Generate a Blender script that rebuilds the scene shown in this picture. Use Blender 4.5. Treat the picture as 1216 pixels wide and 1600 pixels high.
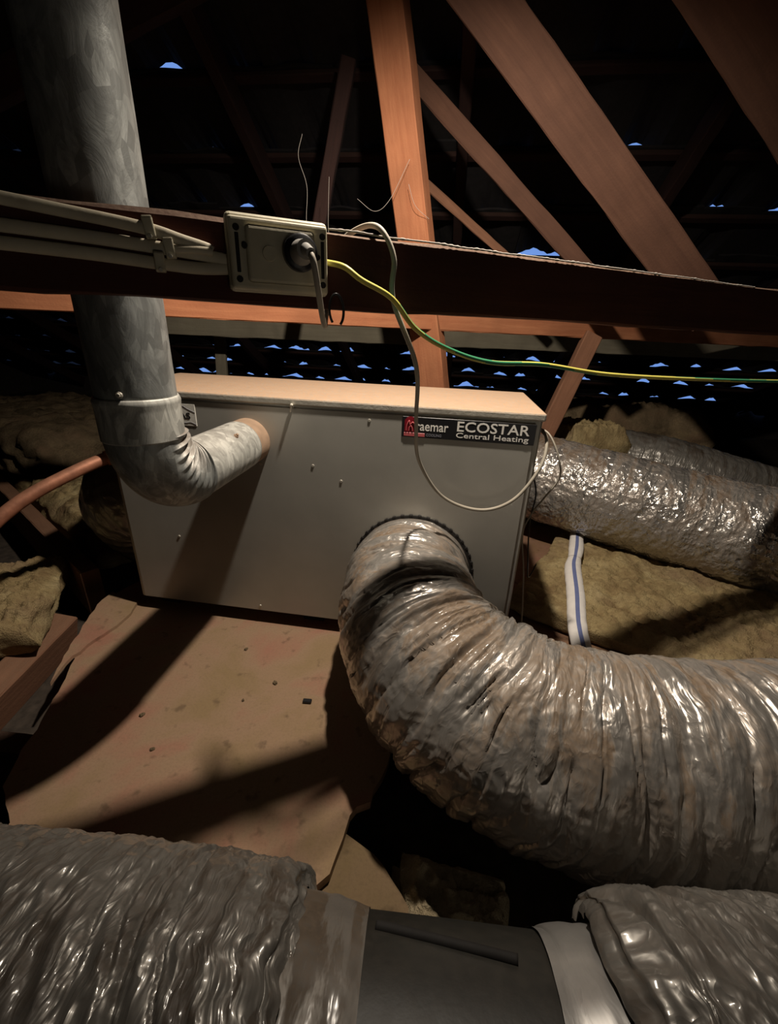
import bpy, bmesh, math, random
import numpy as np
from mathutils import Vector, Matrix, Quaternion

for o in list(bpy.data.objects):
    bpy.data.objects.remove(o)
SC = bpy.context.scene
COL = SC.collection
RNG = random.Random(7)

# ------------------------------------------------------------------ camera
cam_data = bpy.data.cameras.new('camera')
cam = bpy.data.objects.new('camera', cam_data)
COL.objects.link(cam)
PITCH, ROLL = math.radians(23.06), math.radians(2.373)
cam.location = (0, 0, 0.794)
_f = Vector((0, math.cos(PITCH), -math.sin(PITCH)))
_r = Vector((1, 0, 0))
_u = _r.cross(_f)
_r2 = math.cos(ROLL) * _r + math.sin(ROLL) * _u
_u2 = -math.sin(ROLL) * _r + math.cos(ROLL) * _u
_m = Matrix((_r2, _u2, -_f)).transposed()
cam.rotation_euler = _m.to_euler()
cam_data.sensor_fit = 'VERTICAL'
cam_data.sensor_height = 36.0
cam_data.lens = 673.0 / 1600.0 * 36.0
cam_data.clip_start = 0.01
SC.camera = cam

# ------------------------------------------------------------------ sky outside, torch, exposure
world = bpy.data.worlds.new('sky')
SC.world = world
world.use_nodes = True
bg = world.node_tree.nodes['Background']
bg.inputs['Color'].default_value = (0.22, 0.42, 1.0, 1)
bg.inputs['Strength'].default_value = 0.75

torch = bpy.data.lights.new('torch', 'SPOT')
torch.energy = 78
torch.color = (1.0, 0.88, 0.735)
torch.spot_size = math.radians(142)
torch.spot_blend = 0.6
torch.shadow_soft_size = 0.022
torch_o = bpy.data.objects.new('torch', torch)
COL.objects.link(torch_o)
torch_o.location = (0.08, 0.815, 1.5)
torch_o.rotation_euler = Vector((0.03, 0.62, -1.0)).to_track_quat('-Z', 'Y').to_euler()

# added unseen fill light behind the camera, to brighten the socket and beam front
fill = bpy.data.lights.new('added_fill', 'AREA')
fill.shape = 'SQUARE'
fill.size = 0.6
fill.energy = 3.6
fill.color = (1.0, 0.88, 0.70)
fill_o = bpy.data.objects.new('added_fill', fill)
COL.objects.link(fill_o)
fill_o.location = (1.0, -1.5, -0.10)
fill_o.rotation_euler = Vector((-0.30, 0.80, 0.62)).to_track_quat('-Z', 'Y').to_euler()

SC.view_settings.view_transform = 'Standard'
SC.view_settings.look = 'None'
SC.view_settings.exposure = 0.0
SC.view_settings.gamma = 1.0
SC.view_settings.use_curve_mapping = False

# ------------------------------------------------------------------ noise in numpy
_rs = np.random.RandomState(11)
_perm = np.concatenate([_rs.permutation(256)] * 3)
_grad = _rs.normal(size=(256, 3))
_grad /= np.linalg.norm(_grad, axis=1)[:, None]


def perlin(x, y, z):
    x, y, z = np.broadcast_arrays(np.asarray(x, float), np.asarray(y, float), np.asarray(z, float))
    xi, yi, zi = np.floor(x).astype(int), np.floor(y).astype(int), np.floor(z).astype(int)
    xf, yf, zf = x - xi, y - yi, z - zi
    u, v, w = [t * t * t * (t * (t * 6 - 15) + 10) for t in (xf, yf, zf)]
    out = 0.0
    for a in (0, 1):
        wa = u if a else 1 - u
        for b in (0, 1):
            wb = v if b else 1 - v
            for c in (0, 1):
                wc = w if c else 1 - w
                h = _perm[_perm[_perm[(xi + a) & 255] + ((yi + b) & 255)] + ((zi + c) & 255)]
                g = _grad[h]
                out = out + wa * wb * wc * (g[..., 0] * (xf - a) + g[..., 1] * (yf - b) + g[..., 2] * (zf - c))
    return out * 1.5


def fbm(x, y, z, o=4, gain=0.5):
    s, a, f = 0.0, 1.0, 1.0
    for i in range(o):
        s = s + a * perlin(x * f + 13.1 * i, y * f + 7.7 * i, z * f)
        a *= gain
        f *= 2.03
    return s


# ------------------------------------------------------------------ material helpers
class NT:
    def __init__(self, name):
        self.m = bpy.data.materials.new(name)
        self.m.use_nodes = True
        self.t = self.m.node_tree
        self.b = self.t.nodes['Principled BSDF']

    def n(self, typ, **kw):
        nd = self.t.nodes.new(typ)
        for k, v in kw.items():
            if k in nd.inputs:
                nd.inputs[k].default_value = v
            else:
                setattr(nd, k, v)
        return nd

    def l(self, a, b):
        self.t.links.new(a, b)

    def coords(self, kind='Object', scale=(1, 1, 1)):
        tc = self.n('ShaderNodeTexCoord')
        mp = self.n('ShaderNodeMapping')
        mp.inputs['Scale'].default_value = scale
        self.l(tc.outputs[kind], mp.inputs['Vector'])
        return mp.outputs['Vector']

    def noise(self, vec, scale, detail=4, rough=0.55, dist=0.0):
        nd = self.n('ShaderNodeTexNoise')
        nd.inputs['Scale'].default_value = scale
        nd.inputs['Detail'].default_value = detail
        nd.inputs['Roughness'].default_value = rough
        nd.inputs['Distortion'].default_value = dist
        self.l(vec, nd.inputs['Vector'])
        return nd.outputs['Fac']

    def ramp(self, fac, stops):
        nd = self.n('ShaderNodeValToRGB')
        e = nd.color_ramp.elements
        while len(e) < len(stops):
            e.new(0.5)
        for el, (p, c) in zip(e, stops):
            el.position = p
            el.color = (c[0], c[1], c[2], 1) if hasattr(c, '__len__') else (c, c, c, 1)
        self.l(fac, nd.inputs['Fac'])
        return nd.outputs['Color']

    def mix(self, fac, a, b, mode='MIX'):
        nd = self.n('ShaderNodeMix', data_type='RGBA', blend_type=mode)
        for src, sock in ((fac, nd.inputs[0]), (a, nd.inputs[6]), (b, nd.inputs[7])):
            if hasattr(src, 'is_linked'):
                self.l(src, sock)
            elif hasattr(src, '__len__'):
                sock.default_value = (src[0], src[1], src[2], 1)
            else:
                sock.default_value = src
        return nd.outputs[2]

    def math(self, op, a, b=0.0, clamp=False):
        nd = self.n('ShaderNodeMath', operation=op, use_clamp=clamp)
        for src, sock in ((a, nd.inputs[0]), (b, nd.inputs[1])):
            if hasattr(src, 'is_linked'):
                self.l(src, sock)
            else:
                sock.default_value = src
        return nd.outputs[0]

    def bump(self, h, strength=0.3, dist=0.01, normal=None):
        nd = self.n('ShaderNodeBump')
        nd.inputs['Strength'].default_value = strength
        nd.inputs['Distance'].default_value = dist
        self.l(h, nd.inputs['Height'])
        if normal is not None:
            self.l(normal, nd.inputs['Normal'])
        self.l(nd.outputs['Normal'], self.b.inputs['Normal'])
        return nd.outputs['Normal']

    def upness(self, lo=0.2, hi=0.9):
        g = self.n('ShaderNodeNewGeometry')
        s = self.n('ShaderNodeSeparateXYZ')
        self.l(g.outputs['Normal'], s.inputs[0])
        r = self.n('ShaderNodeMapRange', clamp=True)
        r.inputs['From Min'].default_value = lo
        r.inputs['From Max'].default_value = hi
        self.l(s.outputs['Z'], r.inputs['Value'])
        return r.outputs['Result']

    def set(self, **kw):
        for k, v in kw.items():
            k = k.replace('_', ' ')
            if hasattr(v, 'is_linked'):
                self.l(v, self.b.inputs[k])
            elif hasattr(v, '__len__'):
                self.b.inputs[k].default_value = (v[0], v[1], v[2], 1)
            else:
                self.b.inputs[k].default_value = v
        return self


def m_wood(name, c0, c1, dust=0.5, dustc=(0.20, 0.13, 0.085)):
    t = NT(name)
    v = t.coords('Object', (1, 1, 0.06))
    g = t.noise(v, 55, 6, 0.65, 0.6)
    v2 = t.coords('Object')
    big = t.noise(v2, 6, 3)
    col = t.ramp(g, [(0.25, c0), (0.75, c1)])
    col = t.mix(t.ramp(big, [(0.35, 0.0), (0.7, 0.6)]), col, tuple(0.5 * (a + b) * 0.6 for a, b in zip(c0, c1)))
    fine = t.noise(v2, 160, 3)
    d = t.math('MULTIPLY', t.upness(0.3, 0.95), t.math('MULTIPLY', t.ramp(fine, [(0.3, 0.5), (0.6, 1.0)]), dust), True)
    col = t.mix(d, col, dustc)
    t.set(Base_Color=col, Roughness=0.85)
    t.b.inputs['Specular IOR Level'].default_value = 0.25
    t.bump(t.math('ADD', g, t.math('MULTIPLY', fine, 0.5)), 0.35, 0.004)
    return t.m


def m_plain(name, col, rough=0.6, metal=0.0, var=0.25, dust=0.0, dustc=(0.22, 0.15, 0.10), bump=0.08, scale=40, spec=0.4):
    t = NT(name)
    v = t.coords('Object')
    n1 = t.noise(v, scale, 4)
    c = t.mix(t.ramp(n1, [(0.3, 0.0), (0.75, 1.0)]), tuple(a * (1 - var) for a in col), tuple(min(1, a * (1 + var * 0.5)) for a in col))
    n2 = t.noise(v, scale * 4, 3)
    if dust:
        d = t.math('MULTIPLY', t.upness(0.0, 0.9), t.math('MULTIPLY', t.ramp(n2, [(0.25, 0.45), (0.65, 1.0)]), dust), True)
        c = t.mix(d, c, dustc)
        r = t.math('ADD', t.math('MULTIPLY', d, 0.9 - rough), rough)
        t.set(Roughness=r)
        t.set(Metallic=t.math('MULTIPLY', t.math('SUBTRACT', 1.0, d), metal))
    else:
        t.set(Roughness=rough, Metallic=metal)
    t.set(Base_Color=c)
    t.b.inputs['Specular IOR Level'].default_value = spec
    t.bump(n2, bump, 0.003)
    return t.m


def m_foil(name, dust=0.8, rough=0.2, dustc=(0.20, 0.145, 0.10), foil=(0.55, 0.53, 0.50), crinkle=0.55, stretch=(1, 0.35), coat=0.5, bare=(0.36, 0.52), cell=0.3, haze=0.35):
    """crinkled metallised film under dust; uv is in metres: u along the duct, v around it"""
    t = NT(name)
    v = t.coords('UV', (stretch[0], stretch[1], 1))
    v0 = t.coords('UV')
    tx = t.n('ShaderNodeTexNoise')
    tx.inputs['Scale'].default_value = 9
    tx.inputs['Detail'].default_value = 3
    t.l(v0, tx.inputs['Vector'])
    sc = t.n('ShaderNodeVectorMath', operation='SCALE')
    sc.inputs['Scale'].default_value = 0.05
    t.l(tx.outputs['Color'], sc.inputs[0])
    vw = t.n('ShaderNodeVectorMath', operation='ADD')
    t.l(v, vw.inputs[0])
    t.l(sc.outputs[0], vw.inputs[1])

    def ridge(scale, detail=2):
        n = t.noise(vw.outputs[0], scale, detail, 0.5)
        return t.math('SUBTRACT', 1.0, t.math('MULTIPLY', t.math('ABSOLUTE', t.math('SUBTRACT', n, 0.5)), 3.0))
    vo = t.n('ShaderNodeTexVoronoi', feature='F1')
    vo.inputs['Scale'].default_value = 70
    t.l(vw.outputs[0], vo.inputs['Vector'])
    h = t.math('ADD', ridge(38), t.math('MULTIPLY', ridge(95), 0.45))
    h = t.math('ADD', h, t.math('MULTIPLY', vo.outputs['Distance'], cell))
    big = t.noise(v0, 6, 4, 0.6)
    fine = t.noise(v0, 140, 4, 0.6)
    blot = t.noise(t.coords('UV', (1, 0.25, 1)), 26, 5, 0.65, 0.6)
    up = t.upness(-0.7, 0.9)
    d = t.math('ADD', t.math('MULTIPLY', up, 0.65), 0.35)
    d = t.math('MULTIPLY', d, t.ramp(big, [(0.3, 0.6), (0.6, 1.15)]))
    d = t.math('MULTIPLY', d, t.ramp(blot, [(bare[0], 0.2), (bare[1], 1.0)]))
    d = t.math('ADD', t.math('MULTIPLY', d, dust), t.math('MULTIPLY', t.math('SUBTRACT', fine, 0.5), 0.3), True)
    d = t.math('MAXIMUM', d, haze)
    dc = t.mix(t.ramp(fine, [(0.3, 0.0), (0.7, 1.0)]), tuple(a * 0.7 for a in dustc), tuple(a * 1.15 for a in dustc))
    t.set(Base_Color=t.mix(d, foil, dc))
    t.set(Metallic=t.math('SUBTRACT', 1.0, d, True))
    t.set(Roughness=t.math('ADD', t.math('MULTIPLY', d, 0.45), rough, True))
    t.b.inputs['Coat Roughness'].default_value = 0.13
    t.set(Coat_Weight=t.math('MULTIPLY', t.math('SUBTRACT', 1.25, d), coat, True))
    nr = t.bump(h, crinkle, 0.004)
    t.l(nr, t.b.inputs['Coat Normal'])
    return t.m


def m_wool(name, c0, c1, c2):
    t = NT(name)
    v = t.coords('Object')
    n1 = t.noise(v, 9, 5, 0.6, 0.7)
    n2 = t.noise(v, 90, 5, 0.7)
    c = t.ramp(n1, [(0.3, c0), (0.52, c1), (0.75, c2)])
    c = t.mix(t.ramp(n2, [(0.3, 0.35), (0.6, 0.0)]), c, tuple(a * 0.6 for a in c0))
    n4 = t.noise(v, 5, 4, 0.6)
    c = t.mix(t.ramp(n4, [(0.5, 0.0), (0.68, 0.7)]), c, (0.20, 0.13, 0.08))
    t.set(Base_Color=c, Roughness=1.0)
    t.b.inputs['Specular IOR Level'].default_value = 0.05
    t.bump(t.math('ADD', n2, t.math('MULTIPLY', t.noise(v, 260, 3), 0.6)), 0.9, 0.008)
    return t.m


def m_board(name, base=(0.285, 0.188, 0.120)):
    t = NT(name)
    v = t.coords('Object')
    a = t.noise(v, 4.5, 4, 0.6, 0.4)
    f = t.noise(v, 190, 4, 0.7)
    sp = t.noise(v, 28, 3, 0.5)
    c = t.ramp(a, [(0.36, (base[0] * 1.05, base[1] * 0.80, base[2] * 0.86)), (0.5, base), (0.64, (base[0] * 0.86, base[1] * 0.90, base[2] * 0.76))])
    c = t.mix(t.ramp(f, [(0.3, 0.35), (0.55, 0.0)]), c, tuple(k * 0.6 for k in base))
    c = t.mix(t.ramp(sp, [(0.62, 0.0), (0.72, 0.55)]), c, tuple(k * 0.35 for k in base))
    t.set(Base_Color=c, Roughness=0.95)
    t.b.inputs['Specular IOR Level'].default_value = 0.15
    t.bump(f, 0.25, 0.002)
    return t.m


def m_galv(name, col=(0.33, 0.345, 0.335), metal=0.45, rough=0.5, dust=0.4):
    t = NT(name)
    v = t.coords('Object', (1, 1, 0.45))
    vo = t.n('ShaderNodeTexVoronoi', feature='F1')
    vo.inputs['Scale'].default_value = 75
    nn = t.noise(v, 26, 6, 0.7, 1.4)
    t.l(v, vo.inputs['Vector'])
    sp = t.n('ShaderNodeSeparateColor')
    t.l(vo.outputs['Color'], sp.inputs[0])
    c = t.mix(t.math('MULTIPLY', sp.outputs[0], 0.9), tuple(a * 0.62 for a in col), tuple(min(1, a * 1.3) for a in col))
    c = t.mix(t.ramp(nn, [(0.42, 0.0), (0.62, 0.8)]), c, tuple(a * 0.42 for a in col))
    d = t.math('MULTIPLY', t.upness(0.1, 0.9), dust, True)
    c = t.mix(d, c, (0.30, 0.22, 0.16))
    t.set(Base_Color=c, Metallic=t.math('MULTIPLY', t.math('SUBTRACT', 1.0, d), metal))
    t.set(Roughness=t.math('ADD', t.math('MULTIPLY', nn, 0.3), rough - 0.12))
    t.bump(nn, 0.22, 0.004)
    return t.m


M = {}
M['beam_dark'] = m_wood('dark hardwood', (0.050, 0.016, 0.012), (0.085, 0.030, 0.020), 0.9, (0.24, 0.17, 0.12))
M['wood_red'] = m_wood('red hardwood', (0.30, 0.105, 0.050), (0.44, 0.185, 0.090), 0.35)
M['wood_brown'] = m_wood('brown hardwood', (0.16, 0.075, 0.043), (0.25, 0.12, 0.07), 0.4)
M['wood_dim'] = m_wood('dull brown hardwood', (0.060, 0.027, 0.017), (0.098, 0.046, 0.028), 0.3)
M['wood_pale'] = m_wood('pale softwood', (0.15, 0.13, 0.095), (0.20, 0.18, 0.13), 0.3)
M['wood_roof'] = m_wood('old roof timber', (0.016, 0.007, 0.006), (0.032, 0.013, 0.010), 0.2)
M['tile'] = m_plain('clay tile underside', (0.012, 0.010, 0.011), 0.9, 0, 0.4)
M['shell'] = m_plain('dark brick', (0.05, 0.04, 0.035), 0.95, 0, 0.4)
M['ceil'] = m_plain('dusty ceiling board', (0.055, 0.042, 0.032), 0.95, 0, 0.5)
M['cabinet'] = m_plain('coated steel', (0.41, 0.40, 0.365), 0.40, 0.35, 0.10, 0.25, bump=0.03, scale=9)
M['lid'] = m_plain('dusty steel lid', (0.42, 0.40, 0.35), 0.5, 0.3, 0.2, 0.95, (0.46, 0.285, 0.17), bump=0.3, scale=34)
M['black'] = m_plain('black plastic', (0.014, 0.016, 0.015), 0.42, 0, 0.3, 0.16, (0.12, 0.088, 0.06), spec=0.4, scale=22)
M['dark'] = m_plain('dark gap', (0.015, 0.013, 0.012), 0.8)
M['ink_black'] = m_plain('black print', (0.012, 0.012, 0.014), 0.35, 0, 0.1)
M['ink_white'] = m_plain('white print', (0.80, 0.78, 0.74), 0.5, 0, 0.05)
M['ink_red'] = m_plain('red print', (0.42, 0.02, 0.04), 0.4, 0, 0.1)
M['ink_pink'] = m_plain('pink print', (0.55, 0.12, 0.13), 0.4, 0, 0.1)
M['ink_grey'] = m_plain('grey print', (0.22, 0.22, 0.26), 0.5, 0, 0.1)
M['sticker'] = m_plain('grey sticker', (0.68, 0.67, 0.62), 0.5, 0, 0.12)
M['galv'] = m_galv('galvanised flue')
M['galv_light'] = m_galv('galvanised stub', (0.55, 0.55, 0.51), 0.3, 0.55, 0.15)
M['dust_band'] = m_plain('dusty rim', (0.36, 0.24, 0.16), 0.9, 0, 0.25, 0.4)
M['foil'] = m_foil('dusty foil', 0.95, 0.17, (0.185, 0.132, 0.088), crinkle=0.6, stretch=(1, 0.18), coat=0.8, bare=(0.42, 0.54))
M['foil_far'] = m_foil('foil far', 0.95, 0.14, (0.155, 0.110, 0.075), crinkle=0.8, stretch=(1, 0.7), coat=0.8, cell=1.0, haze=0.25, bare=(0.42, 0.56))
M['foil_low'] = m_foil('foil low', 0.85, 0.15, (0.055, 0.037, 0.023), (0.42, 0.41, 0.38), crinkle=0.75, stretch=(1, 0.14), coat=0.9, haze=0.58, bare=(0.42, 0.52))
M['tape_brown'] = m_foil('dusty tape', 1.1, 0.3, (0.095, 0.068, 0.045), (0.34, 0.33, 0.31), crinkle=0.12, stretch=(1, 0.1), coat=0.3, haze=0.6)
M['tape'] = m_foil('silver tape', 0.4, 0.26, (0.16, 0.125, 0.095), (0.58, 0.58, 0.57), crinkle=0.12, stretch=(1, 0.1), coat=0.4)
M['wool'] = m_wool('yellow wool', (0.22, 0.15, 0.075), (0.37, 0.285, 0.145), (0.50, 0.405, 0.225))
M['wool_pale'] = m_wool('pale wool', (0.30, 0.24, 0.15), (0.46, 0.38, 0.25), (0.55, 0.47, 0.33))
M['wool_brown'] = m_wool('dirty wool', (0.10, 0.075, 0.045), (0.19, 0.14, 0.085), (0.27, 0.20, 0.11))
M['board'] = m_board('particle board')
M['board_dark'] = m_board('grimy particle board', (0.17, 0.115, 0.068))
M['board_red'] = m_board('red board', (0.22, 0.125, 0.08))
M['cream'] = m_plain('aged cream plastic', (0.50, 0.46, 0.34), 0.5, 0, 0.12, 0.2, spec=0.4)
M['cable'] = m_plain('grey cable', (0.36, 0.33, 0.27), 0.55, 0, 0.12, 0.25, (0.45, 0.36, 0.27))
M['cable_white'] = m_plain('old white cable', (0.58, 0.52, 0.39), 0.55, 0, 0.15, 0.25, (0.45, 0.36, 0.27))
M['plug'] = m_plain('grey plug', (0.30, 0.29, 0.27), 0.5, 0, 0.1)
M['yellow'] = m_plain('yellow insulation', (0.62, 0.56, 0.12), 0.4, 0, 0.1)
M['green'] = m_plain('green insulation', (0.05, 0.25, 0.12), 0.4, 0, 0.1)
M['copper'] = m_plain('dull copper', (0.42, 0.18, 0.11), 0.5, 0.5, 0.3, 0.3)
M['hose'] = m_plain('white sleeve', (0.72, 0.69, 0.66), 0.7, 0, 0.08)
M['blue'] = m_plain('blue stripe', (0.13, 0.16, 0.33), 0.6, 0, 0.1)
M['screw'] = m_plain('zinc screw', (0.55, 0.52, 0.45), 0.4, 0.5, 0.1)
M['web'] = m_plain('dusty cobweb', (0.42, 0.38, 0.34), 0.9, 0, 0.1)


# ------------------------------------------------------------------ object helpers
def link(o, parent=None):
    COL.objects.link(o)
    if parent is not None:
        o.parent = parent
    return o


def mesh_obj(name, verts, faces, mat, parent=None, smooth=False, uvs=None, mats=None, fmat=None):
    me = bpy.data.meshes.new(name)
    me.from_pydata([tuple(v) for v in verts], [], [tuple(f) for f in faces])
    for k in (mats or [mat]):
        me.materials.append(M[k])
    if fmat is not None:
        me.polygons.foreach_set('material_index', np.asarray(fmat, dtype=np.int32))
    if smooth:
        me.polygons.foreach_set('use_smooth', np.ones(len(me.polygons), dtype=bool))
    if uvs is not None:
        ul = me.uv_layers.new(name='uv')
        idx = np.zeros(len(me.loops), dtype=np.int32)
        me.loops.foreach_get('vertex_index', idx)
        if callable(uvs):
            ul.data.foreach_set('uv', uvs(me, idx).astype(np.float32).ravel())
        else:
            ul.data.foreach_set('uv', np.asarray(uvs)[idx].astype(np.float32).ravel())
    me.update()
    return link(bpy.data.objects.new(name, me), parent)


def bm_obj(name, bm, mat, parent=None, smooth=False, sharp=40):
    me = bpy.data.meshes.new(name)
    bm.normal_update()
    bm.to_mesh(me)
    bm.free()
    me.materials.append(M[mat])
    if smooth:
        for p in me.polygons:
            p.use_smooth = True
        me.set_sharp_from_angle(angle=math.radians(sharp))
    return link(bpy.data.objects.new(name, me), parent)


def tag(o, label, cat, group=None, kind=None):
    o['label'] = label
    o['category'] = cat
    if group:
        o['group'] = group
    if kind:
        o['kind'] = kind
    return o


def struct(o):
    o['kind'] = 'structure'
    return o


def thing(name, label, cat, loc=(0, 0, 0), rotz=0.0, group=None):
    o = bpy.data.objects.new(name, None)
    o.empty_display_size = 0.05
    link(o)
    o.location = loc
    o.rotation_euler = (0, 0, rotz)
    return tag(o, label, cat, group)


def box(bm, lo, hi, bev=0.0, seg=1):
    lo, hi = Vector(lo), Vector(hi)
    r = bmesh.ops.create_cube(bm, size=1.0)
    for v in r['verts']:
        v.co = Vector(((v.co[k] + 0.5) * (hi[k] - lo[k]) + lo[k]) for k in range(3))
    if bev:
        es = list({e for v in r['verts'] for e in v.link_edges})
        bmesh.ops.bevel(bm, geom=es, offset=bev, segments=seg, affect='EDGES', profile=0.5)
    return bm


def cyl(bm, p0, p1, r0, r1=None, seg=16, caps=True):
    p0, p1 = Vector(p0), Vector(p1)
    d = p1 - p0
    mat = Matrix.Translation((p0 + p1) / 2) @ d.to_track_quat('Z', 'Y').to_matrix().to_4x4()
    bmesh.ops.create_cone(bm, cap_ends=caps, segments=seg, radius1=r0, radius2=r0 if r1 is None else r1, depth=d.length, matrix=mat)
    return bm


def catmull(P, n=12):
    P = [np.array(p, float) for p in P]
    Q = [2 * P[0] - P[1]] + P + [2 * P[-1] - P[-2]]
    out = []
    for i in range(1, len(Q) - 2):
        a, b, c, d = Q[i - 1:i + 3]
        for t in np.linspace(0, 1, n, endpoint=False):
            out.append(.5 * ((2 * b) + (c - a) * t + (2 * a - 5 * b + 4 * c - d) * t * t + (-a + 3 * b - 3 * c + d) * t ** 3))
    out.append(Q[-2])
    return np.array(out)


def resample(S, n):
    d = np.concatenate([[0], np.cumsum(np.linalg.norm(np.diff(S[:, :3], axis=0), axis=1))])
    t = np.linspace(0, d[-1], n)
    return np.stack([np.interp(t, d, S[:, k]) for k in range(S.shape[1])], 1), t


def frames(C, ref=(0, 0, 1)):
    T = np.gradient(C, axis=0)
    T /= np.linalg.norm(T, axis=1)[:, None]
    a = np.cross(T[0], ref)
    if np.linalg.norm(a) < 1e-3:
        a = np.cross(T[0], (0, 1, 0))
    a /= np.linalg.norm(a)
    A = [a]
    for i in range(1, len(C)):
        a = A[-1] - T[i] * (A[-1] @ T[i])
        A.append(a / np.linalg.norm(a))
    A = np.array(A)
    return T, A, np.cross(A, T)


def sweep(name, path, mat, parent=None, ns=80, nphi=16, rad=None, n=12, cap=True, ref=(0, 0, 1), ell=(1, 1), off=None, mats=None, matfn=None, straight=False):
    """tube along a path of (x, y, z, r); rad(s, phi, r) reshapes the radius, off(s, phi) shifts along the axis"""
    S = np.array([np.array(p, float) for p in path]) if straight else catmull(path, n)
    S, t = resample(S, ns)
    C, R = S[:, :3], S[:, 3]
    T, A, B = frames(C, ref)
    ph = np.linspace(0, 2 * np.pi, nphi, endpoint=False)
    SS, PP = np.meshgrid(t, ph, indexing='ij')
    RR = np.repeat(R[:, None], nphi, 1)
    if rad:
        RR = rad(SS, PP, RR)
    V = C[:, None, :] + RR[..., None] * (ell[0] * np.cos(PP)[..., None] * A[:, None, :] + ell[1] * np.sin(PP)[..., None] * B[:, None, :])
    if off:
        V = V + off(SS, PP)[..., None] * T[:, None, :]
    V = V.reshape(-1, 3)
    i = np.arange(ns - 1)[:, None] * nphi
    j = np.arange(nphi)[None, :]
    jn = (j + 1) % nphi
    F = np.stack([i + j, i + jn, i + nphi + jn, i + nphi + j], -1).reshape(-1, 4)
    faces = F.tolist()
    if cap:
        faces.append(list(range(nphi))[::-1])
        faces.append([(ns - 1) * nphi + k for k in range(nphi)])
    rm = float(R.mean())
    uv = np.stack([SS.ravel(), PP.ravel() * rm], 1)

    def uvf(me, idx):
        u = uv[idx]
        ls = np.zeros(len(me.polygons), dtype=np.int32)
        me.polygons.foreach_get('loop_start', ls)
        q = ls[:len(F)]
        blk = u[:len(F) * 4].reshape(-1, 4, 2)
        wrap = (blk[:, :, 1].max(1) - blk[:, :, 1].min(1)) > math.pi * rm
        b2 = blk.copy()
        small = b2[:, :, 1] < math.pi * rm
        b2[:, :, 1] += np.where(wrap[:, None] & small, 2 * math.pi * rm, 0)
        u[:len(F) * 4] = b2.reshape(-1, 2)
        return u
    fm = None
    if matfn:
        fm = list(matfn(SS[:-1], PP[:-1]).astype(int).ravel()) + ([0, 0] if cap else [])
    # outward winding
    o = mesh_obj(name, V, faces, mat, parent, True, uvf, mats, fm)
    o.data.flip_normals()
    return o


def tube(name, path, mat, parent=None, r=0.003, ns=60, nphi=8, **kw):
    return sweep(name, [tuple(p) + (r,) for p in path], mat, parent, ns, nphi, **kw)


def timber(name, p0, p1, w, d, mat, face=(0, -1, 0), label=None, cat='timber', group=None, wob=0.003, parent=None):
    """sawn timber from p0 to p1; w is measured across, d along the direction 'face' looks to"""
    p0, p1 = Vector(p0), Vector(p1)
    ax = p1 - p0
    L = ax.length
    ax.normalize()
    fc = Vector(face)
    fc = (fc - ax * fc.dot(ax)).normalized()
    sd = ax.cross(fc)
    nseg = max(2, int(L / 0.05))
    vs, fs = [], []
    c = 0.0035
    prof = [(-w / 2 + c, -d / 2), (w / 2 - c, -d / 2), (w / 2, -d / 2 + c), (w / 2, d / 2 - c), (w / 2 - c, d / 2), (-w / 2 + c, d / 2), (-w / 2, d / 2 - c), (-w / 2, -d / 2 + c)]
    seed = RNG.random() * 50
    for i in range(nseg + 1):
        z = L * i / nseg
        for k, (a, b) in enumerate(prof):
            j = wob * float(perlin(z * 9 + seed, k // 2 * 3.3, seed))
            vs.append((a + j, b + j * 0.6, z))
    q = len(prof)
    for i in range(nseg):
        for k in range(q):
            fs.append((i * q + k, i * q + (k + 1) % q, (i + 1) * q + (k + 1) % q, (i + 1) * q + k))
    fs.append(tuple(range(q))[::-1])
    fs.append(tuple(nseg * q + k for k in range(q)))
    o = mesh_obj(name, vs, fs, mat, parent)
    o.matrix_world = Matrix.Translation(p0) @ Matrix((sd, fc, ax)).transposed().to_4x4()
    if label:
        tag(o, label, cat, group)
    return o


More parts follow.
